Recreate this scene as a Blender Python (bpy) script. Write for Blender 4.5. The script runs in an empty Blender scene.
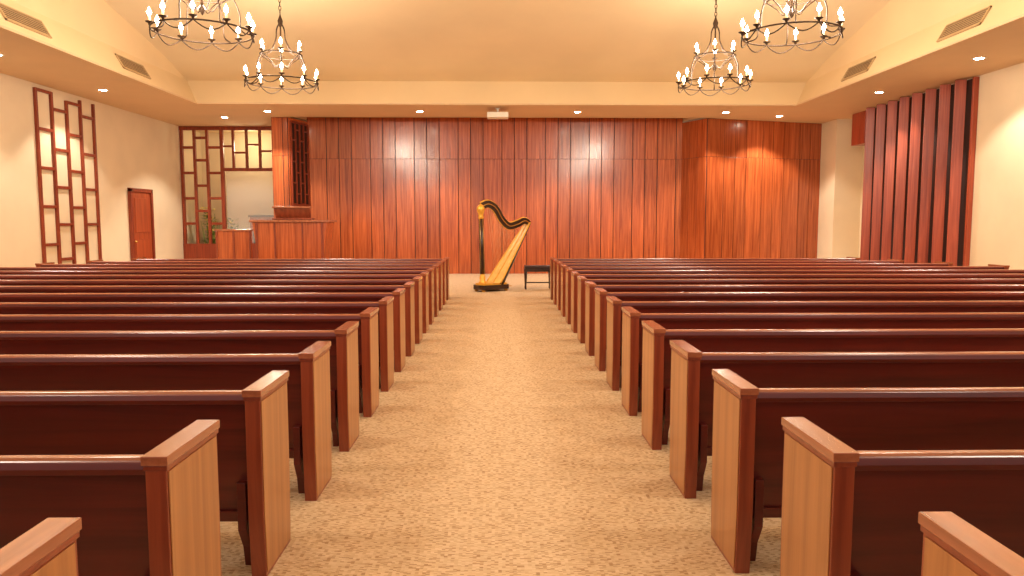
import bpy, bmesh, math, random
from mathutils import Vector, Matrix, Euler
random.seed(7)
scene = bpy.context.scene
scene.view_settings.view_transform = 'Standard'
scene.view_settings.look = 'None'
scene.view_settings.exposure = 0.12

# ------------------------------------------------------------ helpers
def lin(r, g, b):
    f = lambda c: ((c/255.0+0.055)/1.055)**2.4 if c/255.0 > 0.04045 else c/255.0/12.92
    return (f(r), f(g), f(b), 1.0)

def new_mat(name):
    m = bpy.data.materials.new(name)
    m.use_nodes = True
    nt = m.node_tree
    b = nt.nodes['Principled BSDF']
    return m, nt, b

def simple(name, col, rough=0.6, metal=0.0, noise=0.06, scale=8.0, bump=0.0, emis=None, estr=0.0):
    m, nt, b = new_mat(name)
    tc = nt.nodes.new('ShaderNodeTexCoord')
    n = nt.nodes.new('ShaderNodeTexNoise'); n.inputs['Scale'].default_value = scale
    n.inputs['Detail'].default_value = 4
    nt.links.new(tc.outputs['Object'], n.inputs['Vector'])
    r = nt.nodes.new('ShaderNodeValToRGB')
    r.color_ramp.elements[0].position = 0.3; r.color_ramp.elements[1].position = 0.7
    r.color_ramp.elements[0].color = tuple(c*(1-noise) for c in col[:3])+(1,)
    r.color_ramp.elements[1].color = tuple(min(1, c*(1+noise)) for c in col[:3])+(1,)
    nt.links.new(n.outputs['Fac'], r.inputs['Fac'])
    nt.links.new(r.outputs['Color'], b.inputs['Base Color'])
    b.inputs['Roughness'].default_value = rough
    b.inputs['Metallic'].default_value = metal
    if bump:
        bp = nt.nodes.new('ShaderNodeBump'); bp.inputs['Strength'].default_value = bump
        bp.inputs['Distance'].default_value = 0.01
        n2 = nt.nodes.new('ShaderNodeTexNoise'); n2.inputs['Scale'].default_value = scale*12
        nt.links.new(tc.outputs['Object'], n2.inputs['Vector'])
        nt.links.new(n2.outputs['Fac'], bp.inputs['Height'])
        nt.links.new(bp.outputs['Normal'], b.inputs['Normal'])
    if emis:
        b.inputs['Emission Color'].default_value = emis
        b.inputs['Emission Strength'].default_value = estr
    return m

def wood(name, dark, light, rough=0.35, axis=2, scale=3.0, vary=0.25, coat=0.0, stretch=0.06, coat_r=0.2, bumps=0.12):
    """stretched-noise grain; 'tone' face attribute varies individual boards"""
    m, nt, b = new_mat(name)
    L = nt.links.new
    tc = nt.nodes.new('ShaderNodeTexCoord')
    mp = nt.nodes.new('ShaderNodeMapping')
    s = [scale*6]*3; s[axis] = scale*6*stretch
    mp.inputs['Scale'].default_value = s
    at = nt.nodes.new('ShaderNodeAttribute'); at.attribute_name = 'tone'
    oi = nt.nodes.new('ShaderNodeObjectInfo')
    ad = nt.nodes.new('ShaderNodeVectorMath'); ad.operation = 'ADD'
    mul = nt.nodes.new('ShaderNodeVectorMath'); mul.operation = 'SCALE'; mul.inputs['Scale'].default_value = 13.0
    L(at.outputs['Color'], mul.inputs[0]); L(tc.outputs['Object'], ad.inputs[0]); L(mul.outputs[0], ad.inputs[1])
    L(ad.outputs[0], mp.inputs['Vector'])
    n = nt.nodes.new('ShaderNodeTexNoise'); n.inputs['Scale'].default_value = 1.0
    n.inputs['Detail'].default_value = 6; n.inputs['Roughness'].default_value = 0.6; n.inputs['Distortion'].default_value = 0.6
    L(mp.outputs[0], n.inputs['Vector'])
    r = nt.nodes.new('ShaderNodeValToRGB')
    r.color_ramp.elements[0].position = 0.3; r.color_ramp.elements[1].position = 0.72
    r.color_ramp.elements[0].color = dark; r.color_ramp.elements[1].color = light
    L(n.outputs['Fac'], r.inputs['Fac'])
    mr = nt.nodes.new('ShaderNodeMapRange')
    mr.inputs['To Min'].default_value = 1-vary; mr.inputs['To Max'].default_value = 1+vary
    L(at.outputs['Fac'], mr.inputs['Value'])
    mr2 = nt.nodes.new('ShaderNodeMapRange')
    mr2.inputs['To Min'].default_value = 0.92; mr2.inputs['To Max'].default_value = 1.08
    L(oi.outputs['Random'], mr2.inputs['Value'])
    mm = nt.nodes.new('ShaderNodeMath'); mm.operation = 'MULTIPLY'
    L(mr.outputs[0], mm.inputs[0]); L(mr2.outputs[0], mm.inputs[1])
    sc = nt.nodes.new('ShaderNodeVectorMath'); sc.operation = 'SCALE'
    L(r.outputs['Color'], sc.inputs[0]); L(mm.outputs[0], sc.inputs['Scale'])
    L(sc.outputs[0], b.inputs['Base Color'])
    b.inputs['Roughness'].default_value = rough
    b.inputs['Coat Weight'].default_value = coat
    b.inputs['Coat Roughness'].default_value = coat_r
    bp = nt.nodes.new('ShaderNodeBump'); bp.inputs['Strength'].default_value = bumps
    bp.inputs['Distance'].default_value = 0.004
    L(n.outputs['Fac'], bp.inputs['Height']); L(bp.outputs['Normal'], b.inputs['Normal'])
    return m

class MB:
    def __init__(self, mats):
        self.bm = bmesh.new(); self.mats = mats
        self.tone = self.bm.loops.layers.float_color.new('tone')
    def _fin(self, faces, mat, tone, smooth=False):
        for f in faces:
            f.material_index = mat; f.smooth = smooth
            for l in f.loops: l[self.tone] = (tone, tone, tone, 1)
    def box(self, x0, x1, y0, y1, z0, z1, mat=0, tone=0.5, M=None):
        vs = [Vector((x, y, z)) for x in (x0, x1) for y in (y0, y1) for z in (z0, z1)]
        if M: vs = [M @ v for v in vs]
        v = [self.bm.verts.new(p) for p in vs]
        idx = [(0,1,3,2),(4,6,7,5),(0,4,5,1),(2,3,7,6),(0,2,6,4),(1,5,7,3)]
        fs = [self.bm.faces.new([v[i] for i in q]) for q in idx]
        self._fin(fs, mat, tone)
    def prism(self, pts, a0, a1, axis='x', mat=0, tone=0.5, M=None, smooth=False, a_scale=None):
        def mk(p, a):
            if axis == 'x': q = Vector((a, p[0], p[1]))
            elif axis == 'y': q = Vector((p[0], a, p[1]))
            else: q = Vector((p[0], p[1], a))
            return M @ q if M else q
        A = [self.bm.verts.new(mk(p, a0)) for p in pts]
        B = [self.bm.verts.new(mk(p, a1)) for p in (a_scale or pts)]
        fs = [self.bm.faces.new(A), self.bm.faces.new(B[::-1])]
        n = len(pts)
        sd = []
        for i in range(n):
            sd.append(self.bm.faces.new((A[i], B[i], B[(i+1) % n], A[(i+1) % n])))
        self._fin(fs, mat, tone); self._fin(sd, mat, tone, smooth)
    def quad(self, pts, mat=0, tone=0.5, smooth=False):
        v = [self.bm.verts.new(p) for p in pts]
        self._fin([self.bm.faces.new(v)], mat, tone, smooth)
    def tube(self, pts, rad, seg=8, mat=0, tone=0.5, closed=False, caps=True):
        pts = [Vector(p) for p in pts]; n = len(pts)
        if not hasattr(rad, '__len__'): rad = [rad]*n
        rings = []; prev = None
        for i, p in enumerate(pts):
            if closed: t = pts[(i+1) % n]-pts[i-1]
            else: t = pts[min(i+1, n-1)]-pts[max(i-1, 0)]
            t.normalize()
            if prev is None:
                u = t.orthogonal().normalized()
            else:
                u = (prev - t*prev.dot(t)).normalized()
            prev = u; w = t.cross(u)
            rings.append([self.bm.verts.new(p+(u*math.cos(2*math.pi*k/seg)+w*math.sin(2*math.pi*k/seg))*rad[i]) for k in range(seg)])
        fs = []
        m = n if closed else n-1
        for i in range(m):
            a, b = rings[i], rings[(i+1) % n]
            off = 0
            if closed and i == n-1:
                off = min(range(seg), key=lambda o: (a[0].co-b[o].co).length)
            for k in range(seg):
                fs.append(self.bm.faces.new((a[k], a[(k+1) % seg], b[(k+1+off) % seg], b[(k+off) % seg])))
        self._fin(fs, mat, tone, True)
        if caps and not closed:
            self._fin([self.bm.faces.new(rings[0][::-1]), self.bm.faces.new(rings[-1])], mat, tone)
    def lathe(self, prof, seg=16, mat=0, tone=0.5, M=None, smooth=True):
        rings = []
        for r, z in prof:
            ring = []
            for k in range(seg):
                a = 2*math.pi*k/seg
                q = Vector((max(r, 1e-4)*math.cos(a), max(r, 1e-4)*math.sin(a), z))
                ring.append(self.bm.verts.new(M @ q if M else q))
            rings.append(ring)
        fs = []
        for a, b in zip(rings, rings[1:]):
            for k in range(seg):
                fs.append(self.bm.faces.new((a[k], a[(k+1) % seg], b[(k+1) % seg], b[k])))
        self._fin(fs, mat, tone, smooth)
        self._fin([self.bm.faces.new(rings[0][::-1]), self.bm.faces.new(rings[-1])], mat, tone)
    def mesh(self, name):
        bmesh.ops.recalc_face_normals(self.bm, faces=self.bm.faces)
        me = bpy.data.meshes.new(name); self.bm.to_mesh(me); self.bm.free()
        for m in self.mats: me.materials.append(m)
        return me
    def obj(self, name, loc=(0, 0, 0), bevel=0.0, parent=None):
        o = bpy.data.objects.new(name, self.mesh(name)); scene.collection.objects.link(o)
        o.location = loc
        if parent: o.parent = parent
        if bevel: add_bevel(o, bevel)
        return o

def add_bevel(o, w, seg=2):
    b = o.modifiers.new('bevel', 'BEVEL'); b.width = w; b.segments = seg; b.limit_method = 'ANGLE'
    b.angle_limit = math.radians(50)

# ------------------------------------------------------------ materials
M_wall = simple('plaster_cream', lin(226, 206, 174), 0.85, noise=0.04, scale=1.2, bump=0.15)
M_soff = simple('plaster_soffit', lin(220, 190, 152), 0.85, noise=0.03, scale=1.0, bump=0.1)
M_vault = simple('plaster_vault', lin(230, 204, 162), 0.85, noise=0.05, scale=0.5, bump=0.1)
M_panel = wood('mahogany_panel', lin(134, 56, 26), lin(200, 104, 54), 0.26, 2, 3.4, 0.17, coat=0.55, coat_r=0.15, bumps=0.12, stretch=0.035)
M_groove = simple('panel_groove_dark', lin(48, 18, 11), 0.7)
M_lat = wood('lattice_wood', lin(112, 40, 20), lin(154, 64, 34), 0.4, 2, 3, 0.15)
M_slat = wood('slat_wood', lin(132, 52, 34), lin(180, 84, 54), 0.36, 2, 4.0, 0.15, coat=0.2, stretch=0.03)
M_pback = wood('pew_back_mahogany', lin(80, 18, 12), lin(116, 34, 22), 0.32, 0, 2.0, 0.1, coat=0.25)
M_pend = wood('pew_end_wood', lin(116, 46, 26), lin(154, 72, 42), 0.30, 2, 2.5, 0.12, coat=0.3)
M_plit = wood('pew_end_lit_face', lin(158, 98, 52), lin(194, 132, 78), 0.32, 2, 3.0, 0.1, coat=0.3, stretch=0.03)  # lighter tan paints the light on the pew end faces into the colour
M_pcap = wood('pew_cap_wood', lin(142, 76, 48), lin(184, 110, 74), 0.20, 1, 2.5, 0.1, coat=0.7, coat_r=0.12)
M_prail_hi = wood('pew_rail_highlight', lin(146, 80, 52), lin(180, 108, 74), 0.24, 0, 2.5, 0.1, coat=0.6)  # pale tan is a painted highlight along the rail top
M_iron = simple('wrought_iron', lin(66, 46, 30), 0.5, 0.5, 0.2, 20)
M_candle = simple('candle_sleeve', lin(245, 225, 180), 0.6, noise=0.02, emis=lin(255, 205, 140), estr=0.8)
M_bulb = simple('bulb_glow', lin(255, 235, 200), 0.3, noise=0.0, emis=lin(255, 226, 180), estr=80)
M_white = simple('white_metal', lin(235, 228, 215), 0.4, noise=0.02)
M_lampglow = simple('downlight_glow', lin(255, 240, 210), 0.4, noise=0, emis=lin(255, 240, 212), estr=90)
M_gold = simple('gilded_wood', lin(236, 176, 70), 0.35, 0.35, 0.12, 12)
M_gboard = wood('gilded_soundboard', lin(226, 176, 90), lin(250, 214, 130), 0.35, 2, 3, 0.1, coat=0.3)
M_black = wood('dark_walnut', lin(28, 12, 8), lin(58, 26, 16), 0.3, 2, 4, 0.1, coat=0.3)
M_string = simple('harp_string', lin(225, 195, 140), 0.5)
M_seat = simple('bench_leather', lin(48, 22, 16), 0.4, noise=0.15, scale=20)
M_leaf = simple('plant_leaf', lin(122, 146, 58), 0.5, noise=0.35, scale=6)
M_flower = simple('flower_petal', lin(244, 222, 130), 0.6, noise=0.1)
M_pot = simple('pot_terracotta', lin(150, 84, 50), 0.7)
M_vent = simple('vent_metal', lin(190, 160, 118), 0.5, noise=0.03)
M_ventd = simple('vent_dark', lin(80, 56, 36), 0.8)
M_door = wood('door_wood', lin(140, 56, 26), lin(180, 84, 44), 0.4, 2, 2, 0.1)
M_brass = simple('brass', lin(220, 170, 90), 0.3, 0.9)

M_glass, nt, b = new_mat('window_glass')
b.inputs['Base Color'].default_value = (0.95, 0.95, 0.9, 1); b.inputs['Alpha'].default_value = 0.12
b.inputs['Roughness'].default_value = 0.05

# carpet
M_carpet, nt, b = new_mat('loop_carpet')
L = nt.links.new
tc = nt.nodes.new('ShaderNodeTexCoord')
mp = nt.nodes.new('ShaderNodeMapping'); mp.inputs['Scale'].default_value = (58, 120, 1)
L(tc.outputs['Object'], mp.inputs['Vector'])
vo = nt.nodes.new('ShaderNodeTexVoronoi'); vo.inputs['Scale'].default_value = 1.0; vo.distance = 'CHEBYCHEV'
vo.inputs['Randomness'].default_value = 0.35
L(mp.outputs[0], vo.inputs['Vector'])
rp = nt.nodes.new('ShaderNodeValToRGB'); rp.color_ramp.interpolation = 'LINEAR'
e = rp.color_ramp.elements
e[0].position = 0.0; e[0].color = lin(160, 124, 88)
e[1].position = 1.0; e[1].color = lin(214, 186, 152)
x = e.new(0.12); x.color = lin(172, 136, 98)
x = e.new(0.24); x.color = lin(196, 164, 128)
x = e.new(0.6); x.color = lin(204, 174, 138)
sep = nt.nodes.new('ShaderNodeSeparateColor'); L(vo.outputs['Color'], sep.inputs[0]); L(sep.outputs[0], rp.inputs['Fac'])
n2 = nt.nodes.new('ShaderNodeTexNoise'); n2.inputs['Scale'].default_value = 7; n2.inputs['Detail'].default_value = 6
L(tc.outputs['Object'], n2.inputs['Vector'])
mr = nt.nodes.new('ShaderNodeMapRange'); mr.inputs['To Min'].default_value = 0.9; mr.inputs['To Max'].default_value = 1.09
L(n2.outputs['Fac'], mr.inputs['Value'])
sc = nt.nodes.new('ShaderNodeVectorMath'); sc.operation = 'SCALE'
L(rp.outputs['Color'], sc.inputs[0]); L(mr.outputs[0], sc.inputs['Scale']); L(sc.outputs[0], b.inputs['Base Color'])
b.inputs['Roughness'].default_value = 0.95
bp = nt.nodes.new('ShaderNodeBump'); bp.inputs['Strength'].default_value = 0.45; bp.inputs['Distance'].default_value = 0.004
L(vo.outputs['Distance'], bp.inputs['Height']); L(bp.outputs['Normal'], b.inputs['Normal'])

# ------------------------------------------------------------ room dims
XL, XR = -10.1, 9.93
YB = -3.0
CH = 4.60
Y1 = 21.8
Y2 = 22.8
YA = 23.9
m = MB([M_carpet]); m.box(XL-0.6, XR+1.2, YB, 26.2, -0.1, 0); m.obj('floor')
m = MB([M_wall]); m.box(XL-0.2, XL, YB, 26.2, 0, CH+0.1); m.obj('wall_left')
m = MB([M_wall]); m.box(XR, XR+0.2, YB, 20.15, 0, CH+0.1); m.obj('wall_right')
m = MB([M_wall]); m.box(XR, XR+0.2, 21.9, 26.2, 0, CH+0.1); m.obj('wall_right_end')
m = MB([M_wall])
m.box(XR+0.8, XR+1.0, 20.15, 21.9, 0, CH+0.1)
m.box(XR+0.2, XR+1.0, 19.95, 20.15, 0, CH+0.1)
m.box(XR+0.2, XR+1.0, 21.9, 22.1, 0, CH+0.1)
m.obj('wall_right_recess')
m = MB([M_slat]); m.box(XR-0.03, XR+0.78, 20.17, 20.9, 3.72, CH-0.01); m.obj('trim_1', bevel=0.01)
m = MB([M_wall]); m.box(XL, -4.5, 25.6, 25.8, 0, 5.3); m.obj('wall_back')
for nme, x0, x1 in (('baseboard_left', XL, XL+0.02), ('baseboard_right', XR-0.02, XR)):
    m = MB([M_pend])
    m.box(x0, x1, YB, 20.14, 0, 0.12)
    m.obj(nme)

FX, FY, TX, TY, TH = 7.72, 19.4, 8.1, 19.75, 5.25
m = MB([M_soff])
m.box(XL-0.2, -FX, YB, FY, CH, CH+0.04)
m.box(FX, XR+1.0, YB, FY, CH, CH+0.04)
m.box(XL-0.2, XR+1.0, FY, Y1, CH, CH+0.04)
m.box(XL-0.2, -6.3, Y1, 25.8, CH, CH+0.04)
m.box(6.3, XR+1.0, Y1, 25.8, CH, CH+0.04)
m.box(-6.6, 6.6, Y1, 25.8, 5.15, 5.2)
m.box(-6.6, 6.6, Y1-0.05, Y1, CH, 5.2)
m.obj('ceiling_soffit')
m = MB([M_vault])
m.quad([(-FX, YB, CH), (-FX, FY, CH), (-TX, TY, TH), (-TX, YB, TH)])
m.quad([(FX, YB, CH), (TX, YB, TH), (TX, TY, TH), (FX, FY, CH)])
m.quad([(-FX, FY, CH), (FX, FY, CH), (TX, TY, TH), (-TX, TY, TH)])
m.obj('trim_2')
prof = [(19.75, 5.25), (18.8, 5.52), (17.6, 5.78), (16, 6.08), (14, 6.42), (12, 6.72), (9, 7.1), (6, 7.35), (2, 7.5), (-3, 7.5)]
def vault_h(y):
    for (a, ha), (b_, hb) in zip(prof, prof[1:]):
        if b_ <= y <= a: return ha+(hb-ha)*(a-y)/(a-b_)
    return 7.5
m = MB([M_vault])
for (a, ha), (b_, hb) in zip(prof, prof[1:]):
    m.quad([(-TX, a, ha), (TX, a, ha), (TX, b_, hb), (-TX, b_, hb)], smooth=True)
for s in (-1, 1):
    for (a, ha), (b_, hb) in zip(prof, prof[1:]):
        if ha <= TH+1e-6: m.quad([(s*TX, a, TH), (s*TX, b_, TH), (s*TX, b_, hb)])
        else: m.quad([(s*TX, a, TH), (s*TX, b_, TH), (s*TX, b_, hb), (s*TX, a, ha)])
bmesh.ops.remove_doubles(m.bm, verts=m.bm.verts, dist=1e-4)
m.obj('ceiling')

def vent(s, yc, w=1.2):
    m = MB([M_vent, M_ventd])
    d = Vector((s*(TX-FX), 0, TH-CH)); d.normalize()
    n = Vector((-s*(TH-CH), 0, (TX-FX))).normalized()
    c = Vector((s*(FX+TX)/2, yc, (CH+TH)/2))
    M = Matrix(((0, d.x, n.x, c.x), (1, 0, 0, c.y), (0, d.z, n.z, c.z), (0, 0, 0, 1)))
    h = 0.17
    m.box(-w/2, w/2, -h, h, 0.001, 0.006, 1, M=M)
    for a, b_, c_, d_ in ((-w/2, w/2, h-0.03, h), (-w/2, w/2, -h, -h+0.03), (-w/2, -w/2+0.03, -h, h), (w/2-0.03, w/2, -h, h)):
        m.box(a, b_, c_, d_, 0.001, 0.03, 0, M=M)
    for k in range(6):
        v = -h+0.06+k*(2*h-0.12)/5
        m.box(-w/2+0.02, w/2-0.02, v-0.006, v+0.006, 0.002, 0.018, 0, M=M)
    m.obj('air_vent')
for s in (-1, 1):
    for yc in (16.5, 12.8, 8.8): vent(s, yc)

# ------------------------------------------------------------ panelling
def paneling(name, p0, p1, z0, z1, seam=3.5, widths=(0.57, 0.38, 0.38)):
    p0 = Vector(p0+(0,)); p1 = Vector(p1+(0,)); d = p1-p0; ln = d.length; d.normalize()
    n = Vector((d.y, -d.x, 0))
    M = Matrix(((d.x, n.x, 0, p0.x), (d.y, n.y, 0, p0.y), (0, 0, 1, 0), (0, 0, 0, 1)))
    m = MB([M_panel, M_groove])
    m.box(0, ln, -0.12, 0, z0, z1, 1, M=M)
    x = 0; i = 0
    while x < ln-0.02:
        w = min(widths[i % len(widths)], ln-x)
        if ln-x-w < 0.12: w = ln-x
        t = random.random()
        for a, b_ in ((z0, seam-0.004), (seam+0.004, z1)):
            if b_ > a: m.box(x+0.010, x+w-0.010, 0, 0.026, a, b_, 0, tone=min(1, max(0, t+random.uniform(-.15, .15))), M=M)
        x += w; i += 1
    return m.obj(name, bevel=0.003)
paneling('wall_front', (-5.80, Y2), (5.60, Y2), 0, 5.14)
paneling('wall_panel_wing_right', (6.08, Y1), (XR, 22.95), 0, CH)
paneling('wall_panel_return_right', (5.60, Y2), (6.08, Y1), 0, CH, widths=(0.36,))
paneling('wall_panel_return_left', (-6.10, Y1), (-5.80, Y2), 0, CH, widths=(2,))
paneling('wall_panel_wing_left', (-6.55, Y1), (-6.10, Y1), 0, CH, widths=(0.3,))
paneling('wall_panel_side_left', (-6.55, YA), (-6.55, Y1), 0, CH, widths=(0.5,))
for a, b_ in (((-6.10, Y1), (-5.80, Y2)),):
    p0 = Vector(a+(0,)); p1 = Vector(b_+(0,)); d = (p1-p0); ln = d.length; d.normalize(); n = Vector((d.y, -d.x, 0))
    M = Matrix(((d.x, n.x, 0, p0.x), (d.y, n.y, 0, p0.y), (0, 0, 1, 0), (0, 0, 0, 1)))
    m = MB([M_lat, M_groove])
    m.box(0.06, ln-0.06, 0.031, 0.036, 2.1, 4.5, 1, M=M)
    for k in range(5):
        x = 0.06+k*(ln-0.16)/4
        m.box(x, x+0.04, 0.034, 0.08, 2.1, 4.5, 0, M=M)
    for k in range(4):
        x = 0.06+k*(ln-0.16)/4
        for j in range(4):
            z = 2.1+j*0.62+(0.3 if k % 2 else 0)
            if z < 4.5: m.box(x, x+(ln-0.16)/4, 0.034, 0.075, z, z+0.04, 0, M=M)
    m.box(0.06, ln-0.06, 0.034, 0.085, 4.46, 4.52, 0, M=M); m.box(0.06, ln-0.06, 0.034, 0.085, 2.06, 2.12, 0, M=M)
    m.obj('grille_screen')
m = MB([M_soff]); m.box(-6.6, -5.80, Y1, 23.4, CH+0.04, 5.15); m.box(5.60, 6.6, Y1, 23.4, CH+0.04, 5.15); m.obj('trim_3')

# ------------------------------------------------------------ left lattice window (alcove)
m = MB([M_lat])
posts = [-10.04, -9.64, -9.24, -8.78, -8.42, -8.0, -7.58, -7.16, -6.72]
m.box(XL+.005, -6.70, YA-0.05, YA+0.05, CH-0.12, CH-.005)
m.box(XL+.005, -6.70, YA-0.05, YA+0.05, 0, 0.9)
for i, x in enumerate(posts):
    if i in (4, 5, 6, 7): m.box(x-0.035, x+0.035, YA-0.05, YA+0.05, 3.28, CH-0.1)
    else:
        w = 0.055 if i == 3 else 0.04
        m.box(x-w, x+w, YA-0.05, YA+0.05, 0.9, CH-0.1)
m.box(-8.74, -6.70, YA-0.05, YA+0.05, 3.2, 3.3)
for a, b_, zs in ((0, 1, (1.5, 2.3, 3.1, 3.9)), (1, 2, (1.9, 2.7, 3.5, 4.2)), (2, 3, (1.5, 2.3, 3.1, 3.9))):
    for z in zs: m.box(posts[a], posts[b_], YA-0.04, YA+0.04, z, z+0.08)
for a, z in ((3, 3.95), (4, 3.75), (5, 4.0), (6, 3.8), (7, 3.95)):
    m.box(posts[a], posts[a+1], YA-0.04, YA+0.04, z, z+0.06)
m.obj('window_1', bevel=0.004)
m = MB([M_glass]); m.box(-8.7, -6.75, YA+0.06, YA+0.068, 0.92, 3.3)
m.obj('window_pane')
m = MB([M_door, M_black]); m.box(-8.3, -6.9, 24.9, 25.5, 0, 1.75, 0); m.box(-8.35, -6.85, 24.85, 25.55, 1.75, 1.82, 1)
m.box(-8.2, -7.65, 24.87, 24.9, 0.1, 1.65, 1); m.box(-7.55, -7.0, 24.87, 24.9, 0.1, 1.65, 1)
m.obj('storage_cabinet', bevel=0.01)
def plant(loc, h=1.8, n=70, seed=1, blooms=14):
    rnd = random.Random(seed)
    m = MB([M_pot, M_leaf, M_flower])
    m.lathe([(0.14, 0), (0.2, 0.32), (0.23, 0.36), (0.2, 0.37)], 16, 0)
    for k in range(9):
        a = rnd.uniform(0, 6.28); r = rnd.uniform(.08, .24)
        top = Vector((r*math.cos(a), r*math.sin(a), h*rnd.uniform(.7, 1)))
        m.tube([(0, 0, .3), top*0.55, top], [.014, .01, .005], 5, 1)
    for k in range(n):
        a = rnd.uniform(0, 6.28); z = rnd.uniform(0.5, h); r = rnd.uniform(0.02, .14)
        ln = rnd.uniform(.14, .22); up = rnd.uniform(-.3, .6)
        c = Vector((r*math.cos(a), r*math.sin(a), z)); d = Vector((math.cos(a), math.sin(a), up)).normalized()
        sd = d.cross(Vector((0, 0, 1))).normalized()*ln*0.24
        m.quad([c, c+d*ln*.45+sd, c+d*ln, c+d*ln*.45-sd], 1)
    for k in range(blooms):
        a = rnd.uniform(0, 6.28); r = rnd.uniform(.05, .26); z = rnd.uniform(h*0.6, h+.05)
        T = Matrix.Translation((r*math.cos(a), r*math.sin(a), z))
        m.lathe([(0.005, -0.02), (0.03, 0.0), (0.045, 0.02), (0.03, 0.035), (0.01, 0.03)], 8, 2, M=T)
    m.obj('potted_plant', loc)
plant((-9.5, 24.45, 0), 2.0, 150, 1); plant((-8.95, 25.0, 0), 1.7, 120, 2); plant((-9.62, 25.15, 0), 1.7, 110, 3)

# ------------------------------------------------------------ left wall: lattice + door
m = MB([M_lat])
ys = [16.55, 17.12, 17.70, 18.27, 18.85]; z0, z1 = 0.35, 4.5
x0, x1 = XL+.002, XL+0.06
for i, y in enumerate(ys):
    m.box(x0, x1, y-0.036, y+0.036, z0, z1-(0.1 if i == 2 else 0))
cols = [(0, (0.35, 1.05, 1.9, 2.75, 3.6, 4.44)), (1, (0.7, 1.5, 2.35, 3.2, 4.1)), (2, (0.35, 1.05, 1.9, 2.75, 3.6, 4.34)), (3, (0.35, 1.5, 2.35, 3.2, 4.1))]
for i, zs in cols:
    for z in zs: m.box(x0, x1-0.005, ys[i], ys[i+1], z, z+0.065)
m.obj('wall_lattice', bevel=0.004)

m = MB([M_door, M_lat, M_brass])
DX = XL+0.004
DY = -0.32
m.box(DX, DX+0.05, 20.85+DY, 21.95+DY, 0.002, 2.42, 0)
for a, b_, c, d in ((20.75, 20.85, 0.002, 2.5), (21.95, 22.05, 0.002, 2.5)): m.box(DX, DX+0.09, a+DY, b_+DY, c, d, 1)
m.box(DX, DX+0.09, 20.75+DY, 22.05+DY, 2.42, 2.52, 1)
m.box(DX+0.05, DX+0.065, 21.0+DY, 21.8+DY, 1.3, 2.25, 0, tone=0.8); m.box(DX+0.05, DX+0.065, 21.0+DY, 21.8+DY, 0.2, 1.1, 0, tone=0.8)
m.lathe([(0.03, 0), (0.035, 0.05), (0.02, 0.07)], 12, 2, M=Matrix.Translation((DX+0.05, 20.94+DY, 1.05)) @ Matrix.Rotation(math.radians(90), 4, 'Y'))
m.obj('door_1', bevel=0.006)

# ------------------------------------------------------------ right wall: separate fins
m = MB([M_slat, M_groove])
n = 8; ya, yb = 15.5, 19.85
m.box(XR-0.03, XR-.004, ya, yb, 0.1, 4.58, 1)
step = (yb-ya)/n
for i in range(n):
    yc = ya+step*(i+0.5)
    M = Matrix.Translation((XR-0.17, yc, 0)) @ Matrix.Rotation(math.radians(-24), 4, 'Z')
    m.box(-0.11, 0.10, -0.03, 0.03, 0.08, 4.58, 0, tone=(0.5, 0.9, 0.6, 1.0, 0.55, 0.8, 0.5, 0.7)[i], M=M)
m.box(XR-0.32, XR-.024, ya-0.05, yb+0.05, 0.0, 0.08, 0)
m.box(XR-0.10, XR-.004, ya-0.08, ya, 0.0, 4.58, 0, tone=0.5)
m.obj('slat_screen', bevel=0.006)

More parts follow.
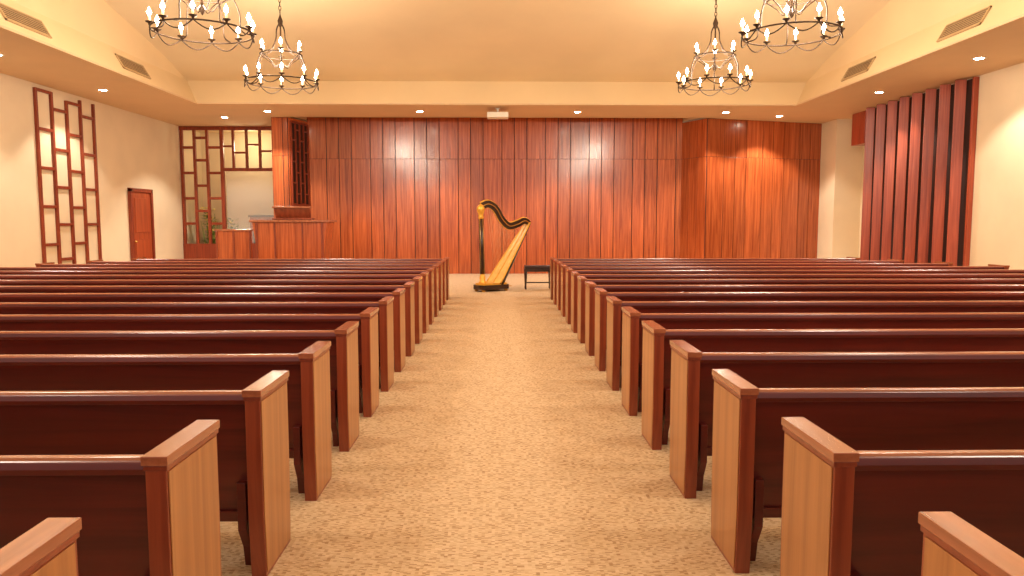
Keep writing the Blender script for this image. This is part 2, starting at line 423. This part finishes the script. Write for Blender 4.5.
# ------------------------------------------------------------ pews
def pew_mesh(s, length):
    m = MB([M_pback, M_pend, M_plit, M_pcap, M_prail_hi])
    X = lambda a: s*a
    def bx(x0, x1, *r, **k):
        a, b_ = sorted((X(x0), X(x1))); m.box(a, b_, *r, **k)
    T = 0.066
    prof_e = [(0.02, 0), (0.40, 0), (0.412, 0.08), (0.42, 0.5), (0.418, 0.815), (0.0, 0.815), (0.0, 0.3), (0.012, 0.08)]
    for x in (0, length-T):
        a, b_ = sorted((X(x), X(x+T)))
        m.prism(prof_e, a, b_, 'x', 1, tone=random.random())
        bx(x-0.005, x+T+0.005, -0.004, 0.424, 0.812, 0.83, mat=1)
        bx(x-0.009, x+T+0.009, -0.009, 0.429, 0.83, 0.86, mat=3)
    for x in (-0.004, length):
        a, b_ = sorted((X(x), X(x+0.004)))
        m.prism([(0.03, 0.02), (0.392, 0.02), (0.406, 0.5), (0.404, 0.806), (0.012, 0.806), (0.012, 0.3)], a, b_, 'x', 2, tone=random.random())  # thin skin on the outer faces, carries the painted-in light
    a, b_ = sorted((X(T), X(length-T)))
    m.prism([(0.035, 0.80), (0.06, 0.80), (0.16, 0.24), (0.13, 0.24)], a, b_, 'x', 0, tone=random.random())
    m.prism([(0.018, 0.792), (0.07, 0.792), (0.078, 0.81), (0.074, 0.832), (0.058, 0.843), (0.032, 0.843), (0.016, 0.834), (0.012, 0.812)], a, b_, 'x', 0, tone=0.9)
    m.prism([(0.022, 0.8372), (0.066, 0.8372), (0.058, 0.847), (0.030, 0.847)], a, b_, 'x', 4)  # narrow strip of painted highlight on the mahogany rail
    m.prism([(0.115, 0.22), (0.17, 0.22), (0.165, 0.27), (0.11, 0.27)], a, b_, 'x', 0, tone=0.3)
    m.prism([(0.12, 0.41), (0.12, 0.435), (0.44, 0.46), (0.455, 0.45), (0.455, 0.43), (0.44, 0.42)], a, b_, 'x', 0, tone=0.6)
    m.prism([(0.38, 0.36), (0.40, 0.36), (0.40, 0.43), (0.38, 0.43)], a, b_, 'x', 0, tone=0.4)
    br = [(0.06, 0.42), (0.39, 0.42), (0.38, 0.3), (0.30, 0.22), (0.22, 0.1), (0.24, 0.0), (0.14, 0.0), (0.12, 0.1), (0.06, 0.2)]
    k = max(2, int(length/2.4))
    for i in range(k+1):
        x = T+0.03+(length-2*T-0.1)*i/k
        a2, b2 = sorted((X(x), X(x+0.04)))
        m.prism(br, a2, b2, 'x', 0, tone=0.2)
    return m.mesh('pew')
cache = {}
XIN = {-1: 1.046, 1: 1.069}
for s in (-1, 1):
    for k in range(-1, 15):
        out = {14: 7.4, 13: 7.8, 12: 8.2, 11: 8.6}.get(k, 9.0)
        ln = out-XIN[s]
        key = (s, round(ln, 3))
        if key not in cache: cache[key] = pew_mesh(s, ln)
        o = bpy.data.objects.new('pew', cache[key]); scene.collection.objects.link(o)
        o.location = (s*XIN[s], 2.28+0.912*k, 0)
        add_bevel(o, 0.006, 2)

# ------------------------------------------------------------ platform + organ console
m = MB([M_carpet, M_pend]); m.box(-9.2, -4.0, 17.6, 20.6, 0, 0.33, 0); m.box(-9.22, -3.98, 17.57, 17.6, 0, 0.33, 1); m.box(-4.0, -3.97, 17.6, 20.6, 0, 0.33, 1)
m.obj('stage_platform')
m = MB([M_panel, M_pend, M_pcap, M_black])
zb = 0.332
m.prism([(-5.95, zb), (-4.42, zb), (-4.26, 1.58), (-6.12, 1.58)], 18.5, 19.3, 'y', 0, tone=0.75)
m.box(-6.18, -4.20, 18.44, 19.36, 1.58, 1.64, 2)
for xa, xb in ((-6.04, -5.98), (-5.58, -5.54), (-4.90, -4.86), (-4.42, -4.36)):
    m.box(xa, xb, 18.475, 18.5, 0.45, 1.58, 1)
m.box(-5.9, -4.47, 18.47, 18.5, zb, 0.45, 1)
m.box(-5.9, -4.6, 19.3, 19.65, 1.05, 1.12, 1); m.box(-5.8, -4.7, 19.35, 19.6, 1.12, 1.15, 3)
m.prism([(18.72, 1.64), (18.78, 1.64), (18.66, 1.95), (18.60, 1.95)], -5.6, -4.72, 'x', 1, tone=0.3)
m.box(-5.64, -4.68, 18.56, 18.72, 1.93, 1.98, 2)
m.box(-5.66, -4.66, 18.6, 18.9, 1.64, 1.69, 1)
m.obj('organ_console', bevel=0.012)
m = MB([M_panel, M_pcap, M_pend]); m.box(-7.12, -6.24, 18.75, 18.83, zb, 1.36, 0, tone=0.9); m.box(-7.15, -6.22, 18.72, 18.86, 1.36, 1.41, 1)
for x in (-7.12, -6.70, -6.29): m.box(x, x+0.05, 18.73, 18.75, zb, 1.36, 2)
m.obj('choir_rail', bevel=0.008)
m = MB([M_black]); m.box(-5.8, -4.7, 19.85, 20.2, 0.88, 0.94); m.box(-5.75, -5.68, 19.88, 20.17, zb, 0.88); m.box(-4.82, -4.75, 19.88, 20.17, zb, 0.88); m.box(-5.7, -4.8, 20.0, 20.03, 0.5, 0.6)
m.obj('organ_bench', bevel=0.008)

# ------------------------------------------------------------ harp
def bez(pts, n=8):
    out = []
    P = [Vector(p) for p in pts]; P = [2*P[0]-P[1]]+P+[2*P[-1]-P[-2]]
    for i in range(1, len(P)-2):
        for k in range(n):
            t = k/n
            out.append(0.5*((2*P[i])+(-P[i-1]+P[i+1])*t+(2*P[i-1]-5*P[i]+4*P[i+1]-P[i+2])*t*t+(-P[i-1]+3*P[i]-3*P[i+1]+P[i+2])*t**3))
    out.append(P[-2]); return out
m = MB([M_black, M_gold, M_gboard, M_string, M_brass])
m.prism([(-0.34, -0.20), (0.34, -0.27), (0.42, -0.18), (0.42, 0.18), (0.34, 0.27), (-0.34, 0.20), (-0.40, 0.1), (-0.40, -0.1)], 0.05, 0.15, 'z', 0)
m.prism([(-0.30, -0.17), (0.32, -0.23), (0.38, -0.15), (0.38, 0.15), (0.32, 0.23), (-0.30, 0.17), (-0.34, 0.08), (-0.34, -0.08)], 0.15, 0.19, 'z', 1)
for x, y in ((-0.30, -0.13), (-0.30, 0.13), (0.33, -0.18), (0.33, 0.18)):
    m.lathe([(0.03, 0), (0.05, 0.02), (0.035, 0.05)], 10, 1, M=Matrix.Translation((x, y, 0)))
for k in range(7):
    y = -0.15+k*0.05
    m.box(0.40, 0.52, y-0.012, y+0.012, 0.09, 0.105, 4)
top = Vector((-0.27, 0, 1.90)); bot = Vector((-0.22, 0, 0.18))
def onp(t): return bot.lerp(top, t)
m.tube([onp(t) for t in (0, .02, .04, .08, .1, .13)], [.085, .09, .06, .075, .055, .05], 16, 1)
m.tube([onp(t) for t in (.13, .5, .86)], [.06, .057, .053], 16, 0)
for a in range(4):
    an = a*2*math.pi/4+0.3; off = Vector((math.cos(an), math.sin(an), 0))*0.054
    m.tube([onp(.13)+off, onp(.5)+off*0.97, onp(.86)+off*0.93], 0.006, 5, 1)
m.tube([onp(t) for t in (.86, .88, .9, .93, .96, 1.0, 1.03, 1.06)], [.05, .07, .055, .065, .085, .095, .07, .02], 16, 1)
neck = bez([(-0.26, 0, 1.95), (-0.06, 0, 2.00), (0.16, 0, 1.90), (0.34, 0, 1.66), (0.56, 0, 1.50), (0.82, 0, 1.54), (1.05, 0, 1.62), (1.22, 0, 1.55)], 8)
N = len(neck)
up = []; dn = []
for i, p in enumerate(neck):
    t = i/(N-1); w = 0.08 if t < .75 else 0.08-.02*(t-.75)*4
    d = (neck[min(i+1, N-1)]-neck[max(i-1, 0)]).normalized(); nn = Vector((-d.z, 0, d.x))
    up.append(p+nn*w); dn.append(p-nn*w)
for i in range(N-1):
    a, b_, c, d = up[i], up[i+1], dn[i+1], dn[i]
    m.prism([(a.x, a.z), (b_.x, b_.z), (c.x, c.z), (d.x, d.z)], -0.035, 0.035, 'y', 0)
m.tube(up, 0.024, 6, 1); m.tube(dn, 0.014, 6, 1)
m.tube([p+Vector((0, -0.045, 0)) for p in neck], 0.012, 5, 4)
A = Vector((1.18, 0, 1.58)); B = Vector((0.06, 0, 0.19))
ax = (A-B).normalized(); nb = Vector((-ax.z, 0, ax.x))
secs = []
NS = 12; K = 12
for i in range(NS+1):
    t = i/NS; c = B.lerp(A, t)
    hw = 0.26*(1-t)+0.085*t; dp = 0.22*(1-t)+0.08*t
    ring = []
    for k in range(K+1):
        an = math.pi*k/K
        ring.append(c + Vector((0, 1, 0))*hw*math.cos(an) - nb*dp*math.sin(an))
    secs.append([m.bm.verts.new(q+Vector((0.05*(1-t), 0, 0))) for q in ring])
fs = []
for a, b_ in zip(secs, secs[1:]):
    for k in range(K): fs.append(m.bm.faces.new((a[k], a[k+1], b_[k+1], b_[k])))
m._fin(fs, 0, 0.5, True)
m._fin([m.bm.faces.new((a[0], b_[0], b_[K], a[K])) for a, b_ in zip(secs, secs[1:])], 2, 0.6)
m._fin([m.bm.faces.new(secs[0]), m.bm.faces.new(secs[-1][::-1])], 0, 0.5)
E0 = [s_[0].co.copy() for s_ in secs]; E1 = [s_[K].co.copy() for s_ in secs]
m.tube(E0, 0.018, 6, 1); m.tube(E1, 0.018, 6, 1)
ctr = [(a+b_)/2+nb*0.008 for a, b_ in zip(E0, E1)]
m.tube(ctr, 0.010, 6, 1)
for k in range(28):
    t = (k+1.5)/30
    p = ctr[0].lerp(ctr[-1], t)
    xt = -0.14+1.24*t
    q = min(dn, key=lambda v: abs(v.x-(xt)))
    m.tube([p, q], 0.0016, 4, 3)
h = m.obj('harp', (-0.21, 17.1, 0)); h.rotation_euler = (0, 0, math.radians(40))

m = MB([M_black, M_seat])
m.box(-0.33, 0.33, -0.18, 0.18, 0.42, 0.49, 0)
m.box(-0.32, 0.32, -0.17, 0.17, 0.49, 0.56, 1)
for x in (-0.29, 0.29):
    for y in (-0.14, 0.14):
        m.lathe([(0.018, 0), (0.024, 0.03), (0.018, 0.08), (0.03, 0.3), (0.034, 0.42)], 10, 0, M=Matrix.Translation((x, y, 0)))
for x in (-0.29, 0.29): m.box(x-0.012, x+0.012, -0.14, 0.14, 0.14, 0.17, 0)
m.box(-0.29, 0.29, -0.012, 0.012, 0.14, 0.17, 0)
m.obj('piano_bench', (0.92, 17.55, 0), bevel=0.012)

# ------------------------------------------------------------ chandeliers
def chandelier_mesh(topz):
    m = MB([M_iron, M_candle, M_bulb])
    R1, R2, z1, z2 = 0.66, 0.38, 0.0, 0.50
    def ring(R, z, r): m.tube([(R*math.cos(a), R*math.sin(a), z) for a in [2*math.pi*i/40 for i in range(40)]], r, 8, 0, closed=True)
    ring(R1, z1, 0.012); ring(R2, z2, 0.011)
    def candle(x, y, z):
        T = Matrix.Translation((x, y, z))
        m.lathe([(0.012, 0), (0.02, 0.03), (0.05, 0.045), (0.055, 0.055), (0.02, 0.06)], 12, 0, M=T)
        m.lathe([(0.014, 0.06), (0.014, 0.13)], 10, 1, M=T)
        m.lathe([(0.008, 0.13), (0.026, 0.155), (0.030, 0.175), (0.016, 0.21), (0.002, 0.24)], 10, 2, M=T)
    for i in range(10):
        a = 2*math.pi*i/10+0.15; c, s = math.cos(a), math.sin(a)
        candle(R1*c, R1*s, z1)
    for i in range(6):
        a = 2*math.pi*i/6+0.35; c, s = math.cos(a), math.sin(a)
        candle(R2*c, R2*s, z2)
    for i in range(10):
        a0 = 2*math.pi*i/10+0.15; a1 = a0+2*math.pi/10
        pts = []
        for k in range(9):
            t = k/8; a = a0+(a1-a0)*t
            pts.append((R1*math.cos(a), R1*math.sin(a), z1-0.11*math.sin(math.pi*t)))
        m.tube(pts, 0.009, 6, 0)
    for i in range(6):
        a = 2*math.pi*i/6+0.35; c, s = math.cos(a), math.sin(a)
        p = bez([(0.02, 0, 1.08), (0.08, 0, 0.96), (0.10, 0, 0.78), (0.20, 0, 0.58), (R2, 0, z2), (R2+0.10, 0, 0.28), (R1-0.16, 0, 0.05), (R1, 0, z1)], 5)
        m.tube([(q.x*c, q.x*s, q.z) for q in p], 0.010, 6, 0)
        p = bez([(0.02, 0, 0.35), (0.12, 0, 0.28), (0.22, 0, 0.38), (R2, 0, z2)], 5)
        m.tube([(q.x*c, q.x*s, q.z) for q in p], 0.009, 6, 0)
    m.lathe([(0.004, 0.22), (0.03, 0.26), (0.045, 0.30), (0.02, 0.36), (0.014, 0.5), (0.014, 1.0), (0.04, 1.06), (0.05, 1.12), (0.02, 1.2), (0.006, 1.26)], 12, 0)
    z = 1.24; i = 0
    while z < topz-0.12:
        pts = []
        for k in range(10):
            a = 2*math.pi*k/10
            u = 0.022*math.cos(a); w = 0.045*math.sin(a)
            pts.append((u, 0, z+0.04+w) if i % 2 else (0, u, z+0.04+w))
        m.tube(pts, 0.007, 5, 0, closed=True); z += 0.072; i += 1
    m.lathe([(0.02, topz-0.1), (0.08, topz-0.05), (0.09, topz+0.02)], 16, 0)
    return m
for y in (14.2, 10.5, 6.8, 3.1):
    hgt = 4.19
    for x in (-4.06, 4.07):
        t = vault_h(y)-hgt
        o = chandelier_mesh(t).obj('chandelier', (x, y, hgt))
        o.rotation_euler = (0, 0, random.uniform(0, 1))
        l = bpy.data.lights.new('chandelier_lamp', 'POINT'); l.energy = 260; l.color = (1.0, 0.90, 0.76); l.shadow_soft_size = 0.35
        lo = bpy.data.objects.new('chandelier_lamp', l); lo.location = (0, 0, 0.35); lo.parent = o
        scene.collection.objects.link(lo)

# ------------------------------------------------------------ recessed downlights
spots = [(-6.3, 20.6), (-2.16, 20.6), (2.16, 20.6), (6.25, 20.6), (8.0, 21.3), (-7.9, 21.8)]
for y in (17.4, 13.8, 10.2, 6.7, 3.2):
    spots += [(-9.05, y), (8.85, y)]
for x, y in spots:
    m = MB([M_white, M_lampglow])
    m.lathe([(0.08, -0.004), (0.115, -0.012), (0.12, 0.0), (0.08, 0.002)], 20, 0)
    m.lathe([(0.0, -0.008), (0.08, -0.008), (0.08, -0.002)], 20, 1)
    o = m.obj('recessed_downlight', (x, y, CH-0.003))
    l = bpy.data.lights.new('downlight_lamp', 'SPOT'); l.energy = 460 if y > 20 else 270; l.color = (1.0, 0.91, 0.78)
    l.spot_size = math.radians(112); l.spot_blend = 0.35; l.shadow_soft_size = 0.06
    lo = bpy.data.objects.new('downlight_lamp', l); lo.location = (0, 0, -0.03); lo.parent = o
    scene.collection.objects.link(lo)
l = bpy.data.lights.new('alcove_lamp', 'POINT'); l.energy = 45; l.color = (1, .82, .5); l.shadow_soft_size = 0.2
lo = bpy.data.objects.new('alcove_lamp', l); lo.location = (-8.2, 24.7, 4.0); scene.collection.objects.link(lo)

m = MB([M_white, M_black])
m.box(-0.28, 0.28, -0.2, 0.2, -0.26, -0.12, 0)
m.lathe([(0.06, -0.02), (0.07, -0.002)], 14, 0)
m.tube([(0, 0, -0.12), (0, 0, -0.002)], 0.025, 10, 0)
m.lathe([(0.05, 0), (0.055, 0.05), (0.03, 0.06)], 14, 1, M=Matrix.Translation((0.12, 0.2, -0.19)) @ Matrix.Rotation(math.radians(-90), 4, 'X'))
m.obj('ceiling_projector', (-0.03, 20.0, CH), bevel=0.02)

# ------------------------------------------------------------ world & camera
w = bpy.data.worlds.new('world'); scene.world = w; w.use_nodes = True
bg = w.node_tree.nodes['Background']; bg.inputs['Color'].default_value = (1.0, 0.90, 0.77, 1); bg.inputs['Strength'].default_value = 0.85
cd = bpy.data.cameras.new('camera'); cam = bpy.data.objects.new('camera', cd); scene.collection.objects.link(cam)
cd.lens = 26.0; cd.sensor_width = 36.0; cd.clip_end = 200
cam.location = (0, 0, 1.59)
cam.rotation_euler = (math.radians(90-5.1), 0, math.radians(-1.0))
scene.camera = cam
